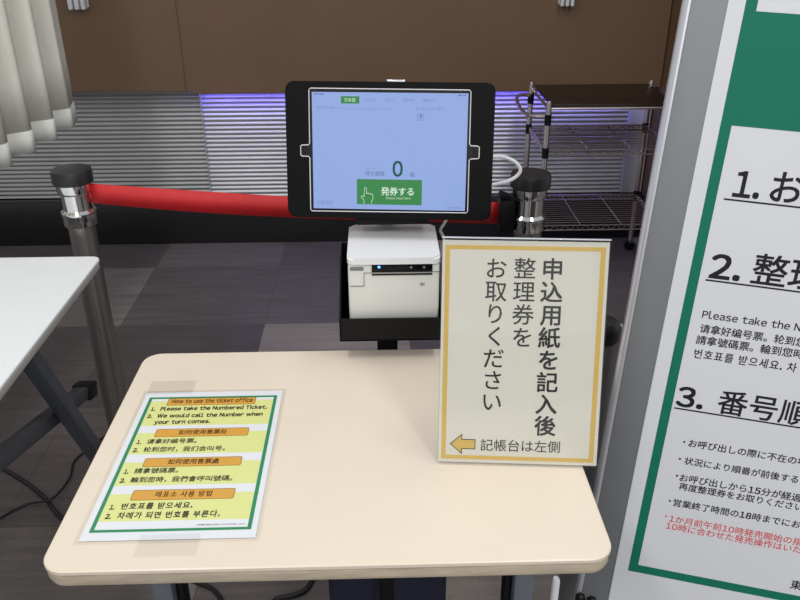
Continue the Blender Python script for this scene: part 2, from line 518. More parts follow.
T1 = thing('folding_table', 'cream topped table holding the laminated sheet and upright sign', 'table', (-0.06, 0.96, 0))
def tl(x, y, z): return (x + 0.06, y - 0.96, z)
table_top(T1, -0.408 + 0.06, 0.708 - 0.96, 0.277 + 0.06, 1.216 - 0.96, 0.70, 0.026, 0.03, M['table'], M['table_edge'])
for sx, x in ((-1, -0.350), (1, 0.222)):
    g = MB().box(tl(x, 0.955, 0.345), (0.032, 0.045, 0.65), bev=0.004).build('leg', M['grey_leg2'], T1)
    MB().box(tl(x - sx * 0.022, 0.965, 0.345), (0.012, 0.03, 0.63), bev=0.002).build('brace', M['black'], g)
    MB().box(tl(x, 0.955, 0.03), (0.045, 0.44, 0.03), bev=0.008).build('foot', M['grey_leg2'], T1)
    for yy in (0.75, 1.16):
        MB().lathe([(0.014, 0), (0.016, 0.004), (0.012, 0.016)], tl(x, yy, 0), 16).build('foot_pad', M['black'], T1)
MB().box(tl(-0.06, 0.955, 0.655), (0.56, 0.04, 0.036), bev=0.004).build('crossbar', M['black'], T1)

T2 = thing('folding_table', 'white topped folding table with crossed dark grey legs, at left', 'table', (-1.02, 1.1, 0))
def t2(x, y, z): return (x + 1.02, y - 1.1, z)
table_top(T2, -1.42 + 1.02, 0.50 - 1.1, -0.617 + 1.02, 1.652 - 1.1, 0.70, 0.024, 0.02, M['white_top'], M['white_edge'])
for x, dx in ((-0.645, -0.036), (-1.38, 0.036)):
    MB().between(t2(x, 1.275, 0.675), t2(x, 1.628, 0.012), 0.030, 0.032, (1, 0, 0), 0.003).build('leg', M['grey_leg'], T2)
    l = MB().between(t2(x + dx, 1.555, 0.405), t2(x + dx, 0.66, 0.665), 0.030, 0.030, (1, 0, 0), 0.003).build('leg', M['grey_leg'], T2)
    MB().between(t2(x + dx, 1.595, 0.393), t2(x + dx, 1.552, 0.406), 0.036, 0.042, (1, 0, 0), 0.003).build('end_cap', M['black'], l)
    MB().between(t2(x, 0.72, 0.675), t2(x, 0.60, 0.012), 0.030, 0.032, (1, 0, 0), 0.003).build('leg', M['grey_leg'], T2)
MB().box(t2(-1.0125, 1.28, 0.655), (0.705, 0.03, 0.03), bev=0.003).build('crossbar', M['grey_leg'], T2)
MB().box(t2(-1.0125, 0.715, 0.655), (0.705, 0.03, 0.03), bev=0.003).build('crossbar', M['grey_leg'], T2)

# ------------------------------------------------------------------ laminated sheet on the table
LS = thing('laminated_sheet', 'laminated ticket office instructions with green border lying on the cream table', 'sheet', (-0.2655, 0.9227, 0.7004))
MB().prism(rr(-0.1145, -0.1715, 0.1125, 0.1715, 0.003, 3), 0, 0.0004).build('laminate_film', M['film'], LS)
MB().prism(rect(-0.1085, -0.166, 0.1075, 0.1655), 0.0004, 0.0008).build('paper', M['paper'], LS)
zz = 0.0008
MB().ring(rect(-0.1005, -0.1515, 0.1000, 0.1515), rect(-0.0955, -0.1470, 0.0950, 0.1470), zz, zz + 0.0003).build('border', M['green'], LS)
for y0, y1 in ((0.0745, 0.1400), (0.0055, 0.0565), (-0.0625, -0.0130), (-0.1320, -0.0800)):
    MB().prism(rect(-0.0950, y0, 0.0945, y1), zz, zz + 0.0002).build('yellow_band', M['yellow'], LS)
for x0, x1, y0, y1 in ((-0.0695, 0.0675, 0.1275, 0.1470), (-0.0687, 0.0680, 0.0455, 0.0655), (-0.0678, 0.0680, -0.0240, -0.0040), (-0.0660, 0.0690, -0.0930, -0.0725)):
    hb = MB().prism(rr(x0, y0, x1, y1, 0.003, 4), zz, zz + 0.0004).build('heading_box', M['gold'], LS)
    MB().ring(rr(x0, y0, x1, y1, 0.003, 4), rr(x0 + 0.0006, y0 + 0.0006, x1 - 0.0006, y1 - 0.0006, 0.0026, 4), zz + 0.0004, zz + 0.0005).build('box_outline', M['brown_ink'], hb)
BO = 0.016
lettering('heading_lettering', [
  ('How to use the ticket office', 0.0, 0.1340, 0.0135, 0.126, BO, True),
  ('如何使用售票处', 0.001, 0.0517, 0.0122, 0.071, BO, True),
  ('如何使用售票處', 0.001, -0.0178, 0.0122, 0.071, BO, True),
  ('매표소 사용 방법', 0.002, -0.0868, 0.0128, 0.074, BO, True)], M['brown_ink'], LS, zz + 0.0006, 'dark brown heading lettering')
lettering('lettering', [
  ('1.', -0.0905, 0.1142, 0.0115, 0.0065, BO), ('Please take the Numbered Ticket.', -0.0760, 0.1142, 0.0125, 0.1640, BO),
  ('2.', -0.0915, 0.0953, 0.0115, 0.0075, BO), ('We would call the Number when', -0.0765, 0.0953, 0.0125, 0.1600, BO),
  ('your turn comes.', -0.0765, 0.0790, 0.0125, 0.0830, BO),
  ('1.', -0.0900, 0.0300, 0.0115, 0.0065, BO), ('请拿好编号票。', -0.0757, 0.0305, 0.0125, 0.0720, BO * .5),
  ('2.', -0.0905, 0.0108, 0.0115, 0.0075, BO), ('轮到您时，我们会叫号。', -0.0757, 0.0113, 0.0125, 0.1160, BO * .5),
  ('1.', -0.0897, -0.0372, 0.0115, 0.0065, BO), ('請拿號碼票。', -0.0757, -0.0367, 0.0125, 0.0600, BO * .5),
  ('2.', -0.0900, -0.0563, 0.0115, 0.0075, BO), ('輪到您時，我們會呼叫號碼。', -0.0757, -0.0558, 0.0125, 0.1370, BO * .5),
  ('1.', -0.0880, -0.1095, 0.0115, 0.0065, BO), ('번호표를 받으세요.', -0.0735, -0.1090, 0.0132, 0.0920, BO),
  ('2.', -0.0885, -0.1270, 0.0115, 0.0075, BO), ('차례가 되면 번호를 부른다.', -0.0735, -0.1265, 0.0132, 0.1300, BO)],
  M['ink'], LS, zz + 0.0006, 'black lettering')
lettering('small_lettering', [('※整理券の番号をお呼びしますのでお待ちください', 0.0300, -0.1430, 0.0030, 0.0620, 0.0)], M['ink'], LS, zz + 0.0006)

def tape(x0, x1, y0, y1, label, rot=0.0):
    t = MB().prism(rr(-(x1 - x0) / 2, -(y1 - y0) / 2, (x1 - x0) / 2, (y1 - y0) / 2, 0.001, 2), 0, 0.0003).build('clear_tape', M['film'])
    t.location = ((x0 + x1) / 2, (y0 + y1) / 2, 0.7017); t.rotation_euler.z = rot
    return props(t, label, 'tape', 'clear tape strips holding the sheet')
tape(-0.3000, -0.2260, 0.728, 0.765, 'strip of clear tape at the near edge of laminated sheet', 0.01)
tape(-0.3740, -0.3020, 1.083, 1.122, 'strip of clear tape at far edge of laminated sheet')

# ------------------------------------------------------------------ upright sign on the table
SG = thing('table_sign', 'upright acrylic sign with gold border and vertical Japanese lettering', 'sign', mtx=frame_mtx((0.1857, 0.8877, 0.7020), -4.62, 15.29))
MB().box((0, 0.157, -0.0022), (0.2201, 0.314, 0.002), bev=0.0004).build('back_plate', M['clear'], SG, label='clear back plate')
MB().prism(rect(-0.1090, 0.001, 0.1090, 0.3110), -0.001, 0.0).build('paper', M['sign_paper'], SG)
z = 0.0002
MB().ring(rect(-0.1052, 0.0055, 0.1045, 0.3045), rect(-0.0990, 0.0112, 0.0980, 0.2988), 0, z).build('border', M['sign_gold'], SG)
# arrow pointing left, gold with a dark outline
ar = [(-0.0935, 0.0275), (-0.0765, 0.0425), (-0.0765, 0.0348), (-0.0580, 0.0348), (-0.0580, 0.0203), (-0.0765, 0.0203), (-0.0765, 0.0125)]
ai = [(-0.0918, 0.0275), (-0.0776, 0.0401), (-0.0776, 0.0337), (-0.0591, 0.0337), (-0.0591, 0.0214), (-0.0776, 0.0214), (-0.0776, 0.0149)]
MB().prism(ai, 0, z).build('arrow', M['sign_gold'], SG)
MB().ring(ar, ai, 0, z * 1.5).build('arrow_outline', M['ink'], SG)
E1 = 0.0290
def column(txt, x, ytop, ybot, em, bold, w_=None):
    out = []
    n = len(txt)
    for i, c in enumerate(txt):
        yc = ytop + (ybot - ytop) * i / (n - 1)
        small = 0.86 if c in 'おをりください' else 1.0
        out.append((c, x, yc - 0.37 * em, em, None, bold, True))
    return out
lettering('lettering', column('申込用紙を記入後', 0.0364, 0.2745, 0.0568, 0.0302, 0.017), M['ink'], SG, z * 1.6, 'bold right column of black lettering', True)
lettering('lettering', column('整理券を', 0.0000, 0.2745, 0.1810, 0.0302, 0.005), M['ink'], SG, z * 1.6, 'thin middle column of black lettering', True)
lettering('lettering', column('お取りください', -0.0370, 0.2740, 0.0895, 0.0302, 0.005), M['ink'], SG, z * 1.6, 'thin left column of black lettering', True)
lettering('lettering', [('記帳台は左側', -0.0510, 0.0200, 0.0185, 0.1090, 0.004)], M['ink'], SG, z * 1.6, 'small bottom row of black lettering')
MB().box((0, 0.157, 0.0022), (0.2201, 0.314, 0.0018), bev=0.0004).build('front_plate', M['clear'], SG, label='clear front plate')
MB().box((0, 0.3145, 0), (0.2201, 0.0014, 0.0064)).build('top_edge', M['acry_edge'], SG, label='bright polished top edge')
ft = MB()
ft.box((0, 0.0150, -0.0540), (0.18, 0.0016, 0.105), Matrix.Rotation(R(15.29), 4, 'X'), bev=0.0004)
ft.build('base_foot', M['clear'], SG, label='clear foot behind the sign')

# ------------------------------------------------------------------ kiosk stand, tray, printer, tablet
K = thing('kiosk_stand', 'black steel stand with printer tray rising behind the cream table', 'stand', (0.0128, 1.385, 0))
def kl(x, y, z): return (x - 0.0128, y - 1.385, z)
MB().prism(rr(-0.12, -0.08, 0.12, 0.19, 0.03, 6), 0, 0.008).build('base_plate', M['black_matte'], K)
MB().box((0, 0, 0.509), (0.040, 0.040, 1.0), bev=0.003).build('post', M['black_matte'], K)
tr = MB()
x0, x1, y0, y1, z0 = -0.0695, 0.1035, 1.188, 1.364, 0.733
tr.box(kl((x0 + x1) / 2, (y0 + y1) / 2, z0 + 0.0012), (x1 - x0, y1 - y0, 0.0024))
tr.box(kl((x0 + x1) / 2, y0 + 0.001, z0 + 0.0215), (x1 - x0, 0.002, 0.043), bev=0.0005)
tr.box(kl((x0 + x1) / 2, y1 - 0.001, z0 + 0.055), (x1 - x0, 0.002, 0.110), bev=0.0005)
for xx in (x0 + 0.001, x1 - 0.001):   # side walls rising towards the back
    v = []
    for dx in (-0.001, 0.001):
        for (yy, zq) in ((y0, z0), (y1, z0), (y1, z0 + 0.11), (y0 + 0.10, z0 + 0.107), (y0, z0 + 0.043)): v.append(kl(xx + dx, yy, zq))
    tr._add(v, [(0, 1, 2, 3, 4), (9, 8, 7, 6, 5)] + [(i, (i + 1) % 5, 5 + (i + 1) % 5, 5 + i) for i in range(5)])
tr.build('tray', M['black_matte'], K)
MB().between(kl(0.0184, 1.380, 1.013), kl(0.0184, 1.3206, 1.0253), 0.09, 0.09, (1, 0, 0), 0.003).build('tablet_mount', M['black_matte'], K)
MB().box(kl(0.024, 1.318, 0.9085), (0.125, 0.05, 0.012), bev=0.002).build('lower_bracket', M['black_matte'], K)
MB().between(kl(0.0128, 1.385, 0.9085), kl(0.0128, 1.33, 0.9085), 0.04, 0.01).build('bracket_arm', M['black_matte'], K)

PR = thing('receipt_printer', 'white receipt printer sitting in the black tray under the tablet', 'printer', (0.0229, 1.275, 0.7356))
w2, d2, h2 = 0.0755, 0.075, 0.139
b = MB(); b.box((0, 0, 0.0675), (2 * w2, 2 * d2, 0.135), bev=0.006, seg=3); b.build('body', M['front_plastic'], PR)
b = MB()
prof = []
P = rr(-w2 - 0.001, -d2 - 0.004, w2 + 0.001, d2, 0.012, 6)
b.prism(P, 0.1355, 0.147)
b.bm.faces.ensure_lookup_table()
es = [e for e in b.bm.edges if abs(e.verts[0].co.z - 0.147) < 1e-5 and abs(e.verts[1].co.z - 0.147) < 1e-5]
bmesh.ops.bevel(b.bm, geom=es, offset=0.0035, segments=3, affect='EDGES')
lid = b.build('lid', M['white_plastic'], PR)
yf = -d2 - 0.0006
def fr(x): return x - 0.0229
pan = MB().box((fr(0.0365), yf, 0.1285), (0.100, 0.004, 0.0165), bev=0.001).build('display_strip', M['dark_gloss'], PR)
MB().lathe([(0.0022, 0), (0.0018, 0.0008)], (0, 0, 0), 16, Matrix.Translation((fr(-0.0013), yf - 0.002, 0.1305)) @ Matrix.Rotation(R(90), 4, 'X')).build('indicator_light', M['blue_led'], pan, label='small blue indicator light')
for xx in (0.0512, 0.0726):
    MB().lathe([(0.0022, 0), (0.0018, 0.0006)], (0, 0, 0), 16, Matrix.Translation((fr(xx), yf - 0.002, 0.1290)) @ Matrix.Rotation(R(90), 4, 'X')).build('indicator_light', M['seam'], pan, label='unlit grey indicator light')
MB().box((fr(0.0365), yf, 0.1165), (0.100, 0.0036, 0.0022)).build('paper_slot', M['dark_gloss'], PR)
sm = MB()
sm.box((fr(-0.0265), yf + 0.0004, 0.1075), (0.0008, 0.002, 0.024)); sm.box((fr(-0.038), yf + 0.0004, 0.0955), (0.023, 0.002, 0.0009))
sm.box((fr(-0.0200), yf + 0.0004, 0.1193), (0.0130, 0.002, 0.0008))
MB().box((fr(0.092), yf + 0.0004, 0.1200), (0.011, 0.002, 0.0007)).build('cover_seam', M['seam'], PR)
sm.build('cover_seam', M['seam'], PR)
MB().box((fr(-0.038), yf + 0.0002, 0.1270), (0.022, 0.003, 0.006), bev=0.001).build('cover_latch', M['seam'], PR)
lg = MB()
for a in (90, 162, 234, 306, 18):
    lg.between((fr(0.0700), yf + 0.0003, 0.0975), (fr(0.0700) + 0.0055 * math.cos(R(a + 12)), yf + 0.0003, 0.0975 + 0.0042 * math.sin(R(a + 12))), 0.001, 0.001)
lg.build('emblem', M['seam'], PR, label='small grey star emblem')

TB = thing('tablet', 'tablet in a black kiosk case showing a pale blue ticket screen', 'tablet', mtx=frame_mtx((0.0184, 1.30, 1.0296), -5.27, 11.73))
b = MB()
P = rr(-0.1722, -0.1123, 0.1722, 0.1123, 0.014, 8)
b.prism(P, -0.020, 0.0)
es = [e for e in b.bm.edges if abs(e.verts[0].co.z) < 1e-6 and abs(e.verts[1].co.z) < 1e-6]
bmesh.ops.bevel(b.bm, geom=es, offset=0.003, segments=3, affect='EDGES')
b.build('case', M['case'], TB)
# pale edge of the case opening, with its two side notches
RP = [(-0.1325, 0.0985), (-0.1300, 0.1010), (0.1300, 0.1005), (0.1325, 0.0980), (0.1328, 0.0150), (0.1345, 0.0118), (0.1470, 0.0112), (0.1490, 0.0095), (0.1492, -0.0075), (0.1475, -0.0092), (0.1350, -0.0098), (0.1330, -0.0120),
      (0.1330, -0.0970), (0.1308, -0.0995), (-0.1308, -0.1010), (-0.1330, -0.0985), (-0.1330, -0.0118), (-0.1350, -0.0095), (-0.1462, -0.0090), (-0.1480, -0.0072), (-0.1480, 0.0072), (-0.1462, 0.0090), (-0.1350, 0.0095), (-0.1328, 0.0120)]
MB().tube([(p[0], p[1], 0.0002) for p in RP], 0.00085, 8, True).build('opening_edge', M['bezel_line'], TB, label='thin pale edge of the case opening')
MB().prism(RP, 0.0, 0.0004).build('glass_border', M['dark_gloss'], TB)
MB().prism(rect(-0.1278, -0.0962, 0.1285, 0.0952), 0.0004, 0.0007).build('screen', M['screen'], TB)
SC = [o for o in bpy.data.objects if o.name == 'screen'][0]
z = 0.0009
MB().prism(rect(-0.0540, -0.0880, 0.0556, -0.0457), 0.0007, z).build('ticket_button', M['s_green'], SC)
MB().prism(rect(-0.0797, 0.0773, -0.0493, 0.0888), 0.0007, z).build('language_button', M['s_green'], SC)
lettering('lettering', [('日本語', -0.0645, 0.0805, 0.0068, 0.0175, 0.0, True), ('発券する', -0.0130, -0.0710, 0.0148, 0.0550, 0.012), ('Please touch here', -0.0045, -0.0785, 0.0052, 0.0410, 0.0)], M['s_white'], SC, z + 0.0002, 'white screen lettering')
lettering('lettering', [('0', 0.0060, -0.0400, 0.0335, 0.0172, 0.010)], M['s_dgreen'], SC, z, 'large dark green zero')
lettering('lettering', [('待ち組数', -0.0400, -0.0395, 0.0092, 0.0330, 0.0), ('組', 0.0352, -0.0402, 0.0088, 0.0080, 0.0)], M['s_grey'], SC, z, 'grey screen lettering')
lettering('small_lettering', [('まちくみすう', -0.0400, -0.0290, 0.0038, 0.0220, 0.0), ('English', -0.0412, 0.0812, 0.0070, 0.0195, 0.0), ('한국어', -0.0062, 0.0812, 0.0060, 0.0130, 0.0), ('简体中文', 0.0226, 0.0812, 0.0060, 0.0190, 0.0), ('繁體中文', 0.0552, 0.0812, 0.0060, 0.0190, 0.0),
   ('発券済みの番号', -0.1215, 0.0680, 0.0058, 0.0350, 0.0), ('Numbers already issued', -0.0840, 0.0680, 0.0040, 0.0880, 0.0), ('呼び出し済みの番号', 0.0436, 0.0680, 0.0058, 0.0450, 0.0),
   ('公開設定', -0.1215, -0.0890, 0.0078, 0.0260, 0.0), ('iPad', -0.1235, 0.0912, 0.0036, 0.0065, 0.0)][:-1], M['s_pale'], SC, z, 'pale grey screen lettering')
MB().ring(rr(0.0463, 0.0515, 0.0567, 0.0622, 0.001, 2), rr(0.0468, 0.0520, 0.0562, 0.0617, 0.0008, 2), 0.0007, z).build('query_box', M['s_grey'], SC)
for q in ((0.112, 0.0910, 0.118, 0.0926), (0.120, 0.0910, 0.1245, 0.0926), (-0.1235, 0.0910, -0.1180, 0.0926), (-0.1165, 0.0910, -0.1080, 0.0926), (0.0980, -0.0920, 0.1230, -0.0908)):
    MB().prism(rect(*q), 0.0007, z).build('status_mark', M['s_pale'] if q[1] < 0 else M['s_grey'], SC)
lettering('lettering', [('?', 0.0515, 0.0540, 0.0085, None, 0.02, True)], M['s_grey'], SC, z)
# outline hand with a raised finger on the button
HP = [(-0.0420, -0.0870), (-0.0425, -0.0805), (-0.0460, -0.0770), (-0.0462, -0.0745), (-0.0440, -0.0735), (-0.0418, -0.0752), (-0.0410, -0.0620), (-0.0398, -0.0595), (-0.0382, -0.0600), (-0.0376, -0.0625), (-0.0372, -0.0700), (-0.0350, -0.0685), (-0.0335, -0.0705), (-0.0312, -0.0692), (-0.0300, -0.0715), (-0.0280, -0.0705), (-0.0268, -0.0725), (-0.0270, -0.0790), (-0.0290, -0.0830), (-0.0292, -0.0870)]
MB().tube([(p[0], p[1], z) for p in spline([(a, b_, 0) for a, b_ in HP], 3)], 0.0004, 5).build('hand_icon', M['s_white'], SC, label='white outline of a pointing hand')
for sx in (-0.1425, 0.1425):
    MB().prism(rr(sx - 0.0045, -0.006, sx + 0.0045, 0.007, 0.002, 3), 0.0004, 0.0008).build('case_tab', M['black'], TB)
MB().box((0.010, 0.1135, -0.010), (0.030, 0.005, 0.012), bev=0.0015).build('top_latch', M['frame_edge'], TB, label='small silver latch on the top edge')

def cable(name, pts, r, m, label, ncat='cable', n=10):
    o = MB().tube(spline(pts, n), r, 8).build(name, m)
    return props(o, label, ncat)
cable('charging_cable', [(0.165, 1.330, 1.000), (0.190, 1.345, 1.0045), (0.215, 1.355, 1.003), (0.240, 1.36, 0.992), (0.2505, 1.36, 0.976), (0.238, 1.36, 0.961), (0.210, 1.36, 0.952), (0.170, 1.362, 0.948), (0.120, 1.375, 0.955), (0.06, 1.40, 0.95), (0.024, 1.414, 0.90), (0.014, 1.412, 0.80), (0.0128, 1.412, 0.40), (0.0128, 1.412, 0.012)], 0.0034, M['cable_white'], 'thick white cable looping out from behind the tablet to the right')
cable('printer_cable', [(0.125, 1.335, 0.905), (0.116, 1.34, 0.885), (0.111, 1.352, 0.868), (0.118, 1.356, 0.850), (0.1135, 1.36, 0.836), (0.112, 1.372, 0.81), (0.10, 1.378, 0.79)], 0.0026, M['cable_white'], 'thin white cable beside the receipt printer lid')

# ------------------------------------------------------------------ barrier posts and belt
def barrier_post(x, y, label, cassette=False):
    t = thing('barrier_post', label, 'barrier post', (x, y, 0), group='chrome barrier posts')
    MB().lathe([(0.112, 0), (0.112, 0.010), (0.106, 0.016), (0.055, 0.028), (0.034, 0.034)], (0, 0, 0), 56).build('base', M['steel'], t)
    MB().lathe([(0.0300, 0.028), (0.0300, 0.745)], (0, 0, 0), 56).build('pole', M['steel'], t, label='brushed steel pole')
    MB().lathe([(0.0306, 0.735), (0.0365, 0.737), (0.0372, 0.740), (0.0372, 0.760), (0.0392, 0.763), (0.0392, 0.769), (0.0360, 0.772), (0.0328, 0.775), (0.0328, 0.812), (0.0370, 0.815), (0.0382, 0.818), (0.0382, 0.836), (0.036, 0.838)], (0, 0, 0), 64).build('collar', M['chrome'], t, label='polished chrome collar')
    MB().lathe([(0.0430, 0.837), (0.0448, 0.839), (0.0448, 0.862), (0.0430, 0.867), (0.036, 0.8685)], (0, 0, 0), 64).build('cap', M['cap'], t)
    return t
A = barrier_post(-0.690, 1.76, 'chrome barrier post with black cap behind the white table')
B = barrier_post(0.336, 1.69, 'chrome barrier post with black cap between tablet and wire cart')
MB().box((-0.050, 0.0, 0.773), (0.034, 0.050, 0.074), bev=0.007).build('belt_clip', M['black'], B)
MB().box((-0.056, 0.0, 0.815), (0.026, 0.030, 0.013), Matrix.Rotation(R(25), 4, 'Y'), bev=0.003).build('clip_latch', M['black'], B)
b = MB(); v, f = [], []
n = 40
XA, YA, XB, YB = -0.656, 1.7585, 0.268, 1.6935
for i in range(n + 1):
    s = i / n
    x = XA + (XB - XA) * s; y = YA + (YB - YA) * s
    sag = -0.010 * 4 * s * (1 - s)
    zt = 0.834 + (0.800 - 0.834) * s + sag; zb = 0.787 + (0.748 - 0.787) * s + sag
    tw = 0.004 * math.sin(6 * s)
    v += [(x, y + tw, zt), (x, y - tw, zb)]
f = [(2 * i, 2 * i + 1, 2 * i + 3, 2 * i + 2) for i in range(n)]
b._add(v, f); o = b.build('barrier_belt', M['belt'])
sm_ = o.modifiers.new('thick', 'SOLIDIFY'); sm_.thickness = 0.0012; sm_.offset = 0
props(o, 'red belt stretched between the two chrome barrier posts behind the tablet', 'barrier belt')

GP = thing('support_post', 'grey post with rounded black cap standing behind the upright sign', 'post', (0.3815, 1.20, 0))
MB().lathe([(0.075, 0), (0.075, 0.006), (0.03, 0.014)], (0, 0, 0), 40).build('base', M['grey_post'], GP)
MB().lathe([(0.0260, 0.012), (0.0260, 0.735)], (0, 0, 0), 36).build('pole', M['grey_post'], GP)
MB().lathe([(0.0265, 0.722), (0.0285, 0.725), (0.0288, 0.745), (0.0275, 0.754), (0.0220, 0.760), (0.005, 0.762)], (0, 0, 0), 40).build('cap', M['cap'], GP)
hk = MB(); hk.box((0.0315, -0.004, 0.742), (0.005, 0.012, 0.003)); hk.box((0.030, -0.006, 0.747), (0.0015, 0.010, 0.012)); hk.box((0.0345, -0.006, 0.7405), (0.010, 0.008, 0.0018))
hk.build('glint', M['white_plastic'], GP, label='L-shaped reflection modelled as a white clip')  # reflection on the black cap, put in as white geometry

# ------------------------------------------------------------------ wire cart
CT = thing('wire_cart', 'chrome wire cart with dark brown top against the ribbed wall', 'cart', (0.63, 2.93, 0))
CX, CY = 0.49, 0.36
def post(x, y):
    p = MB().lathe([(0.011, 0.055), (0.011, 0.742), (0.009, 0.748)], (x, y, 0), 20).build('post', M['cart_steel'], CT)
    for za, zb in ((0.66, 0.70), (0.535, 0.575), (0.235, 0.28)):
        MB().lathe([(0.0125, za), (0.0125, zb)], (x, y, 0), 20).build('sleeve', M['black'], p)
    k = MB().lathe([(0.006, -0.008), (0.022, -0.008), (0.022, 0.008), (0.006, 0.008)], (0, 0, 0), 24, Matrix.Translation((x, y, 0.022)) @ Matrix.Rotation(R(90), 4, 'X')).build('caster', M['black'], p)
    MB().box((x, y, 0.046), (0.020, 0.026, 0.018), bev=0.003).build('caster_fork', M['steel'], p)
for x in (0, CX):
    for y in (0, CY): post(x, y)
def truss(b, x0, y0, x1, y1, z):
    b.tube([(x0, y0, z), (x1, y1, z)], 0.0032, 6); b.tube([(x0, y0, z - 0.020), (x1, y1, z - 0.020)], 0.0032, 6)
    L = math.hypot(x1 - x0, y1 - y0); n = int(L / 0.04) * 2
    pts = [(x0 + (x1 - x0) * i / n, y0 + (y1 - y0) * i / n, z - (0.0 if i % 2 else 0.020)) for i in range(n + 1)]
    b.tube(pts, 0.0022, 5)
for z, nm in ((0.565, 'wire_shelf'), (0.262, 'wire_shelf')):
    fm = MB()
    for a in ((0, 0, CX, 0), (0, CY, CX, CY), (0, 0, 0, CY), (CX, 0, CX, CY)): truss(fm, *a, z)
    sh = fm.build(nm, M['cart_steel'], CT)
    wr = MB(); k = 15
    for i in range(1, k): wr.tube([(0.004, CY * i / k, z + 0.002), (CX - 0.004, CY * i / k, z + 0.002)], 0.0018, 5)
    for i in (1, 2): wr.tube([(CX * i / 3, 0, z - 0.002), (CX * i / 3, CY, z - 0.002)], 0.003, 6)
    wr.build('wires', M['cart_steel'], sh)
tp = MB(); tp.box((CX / 2, CY / 2, 0.729), (CX - 0.026, CY - 0.004, 0.014), bev=0.002); tb = tp.build('top_board', M['cart_top'], CT, label='dark brown top board')
rm = MB()
for a, c in (((0, 0), (CX, 0)), ((0, CY), (CX, CY)), ((0, 0), (0, CY)), ((CX, 0), (CX, CY))): rm.tube([(a[0], a[1], 0.720), (c[0], c[1], 0.720)], 0.0055, 8)
rm.build('top_rim', M['cart_steel'], CT)
hd = spline([(-0.006, 0.01, 0.688), (-0.05, 0.03, 0.686), (-0.078, 0.09, 0.69), (-0.078, 0.24, 0.70), (-0.05, 0.33, 0.70), (-0.006, 0.35, 0.695)], 8)
MB().tube(hd, 0.0075, 10).build('handle', M['cart_steel'], CT)

# ------------------------------------------------------------------ tall floor sign at the right
FS = thing('floor_sign', 'tall grey framed floor sign with green bordered numbered instructions at right', 'sign', mtx=frame_mtx((0.4018, 1.0, 0.363), -14.27, 6.49, -2.78))
U0, U1, V0, V1 = -0.067, 0.675, -0.13, 1.20
fmb = MB()
fw = 0.060
fmb.box(((U0 + U1) / 2, (V0 + V1) / 2, -0.016), (U1 - U0 - 0.02, V1 - V0 - 0.02, 0.026))
fr_ = fmb.build('panel', M['frame_grey'], FS)
fb = MB()
fb.box((U0 + fw / 2 + 0.008, (V0 + V1) / 2, -0.014), (fw, V1 - V0, 0.030), bev=0.003)
fb.box((U1 - fw / 2 - 0.008, (V0 + V1) / 2, -0.014), (fw, V1 - V0, 0.030), bev=0.003)
fb.box(((U0 + U1) / 2, V1 - fw / 2, -0.014), (U1 - U0 - 0.02, fw, 0.0296), bev=0.003)
fb.box(((U0 + U1) / 2, V0 + fw / 2, -0.014), (U1 - U0 - 0.02, fw, 0.0296), bev=0.003)
fb.build('frame', M['frame_grey'], FS)
eg = MB()
for uu in (U0 + 0.0075, U1 - 0.0075): eg.tube([(uu, V0, -0.0100), (uu, V1, -0.0100)], 0.0095, 20)
eg.build('edge_tube', M['frame_edge'], FS, label='rounded silver edge')
for uu in (U0 + 0.03, U1 - 0.03):
    up = MB(); up.box((uu, -0.235, -0.014), (0.035, 0.22, 0.022), bev=0.003)
    up.build('leg', M['frame_grey'], FS)
    MB().box((uu, -0.350, -0.014), (0.04, 0.018, 0.36), bev=0.004).build('foot', M['frame_grey'], FS)
for uu, vv in ((-0.040, -0.052), (-0.060, -0.050)):
    MB().lathe([(0.009, 0), (0.009, 0.006), (0.005, 0.010)], (0, 0, 0), 7, Matrix.Translation((uu, vv, 0.001))).build('knob', M['black'], FS)
PU0, PU1, PV0, PV1 = -0.0125, 0.6205, -0.050, 1.155
PO = MB().prism(rect(PU0, PV0, PU1, PV1), 0.001, 0.002).build('poster', M['poster_paper'], FS)
z = 0.002
g = MB()
GI = (0.0090, 0.0240, 0.5990, 1.13)
g.ring(rect(GI[0], GI[1], GI[2], GI[3]), rect(GI[0] + 0.0145, GI[1] + 0.0150, GI[2] - 0.0145, 1.105), z, z + 0.0002)
g.prism(rect(GI[0] + 0.0145, 0.7710, GI[2] - 0.0145, 0.9177), z, z + 0.0002)
g.build('green_print', M['poster_green'], PO)
PI = 0.011
lettering('heading_lettering', [
  ('1.', 0.0430, 0.6755, 0.0480, 0.0350, PI), ('お', 0.0915, 0.6765, 0.0490, 0.0420, PI),
  ('2.', 0.0350, 0.5540, 0.0480, 0.0430, PI), ('整理券', 0.0925, 0.5565, 0.0500, 0.1480, PI),
  ('3.', 0.0275, 0.3430, 0.0440, 0.0400, PI), ('番号順', 0.0880, 0.3445, 0.0440, 0.1320, PI)], M['poster_ink'], PO, z + 0.0003, 'large dark heading lettering')
for vv, ua, ub in ((0.6700, 0.0338, 0.158), (0.5495, 0.0326, 0.246), (0.3380, 0.0272, 0.232)): MB().prism(rect(ua, vv - 0.0012, ub, vv + 0.0012), z, z + 0.0003).build('underline', M['poster_ink'], PO)
PB = 0.012
def run(s, x, y, em, bold=PB): return (s, x, y, em, None, bold)
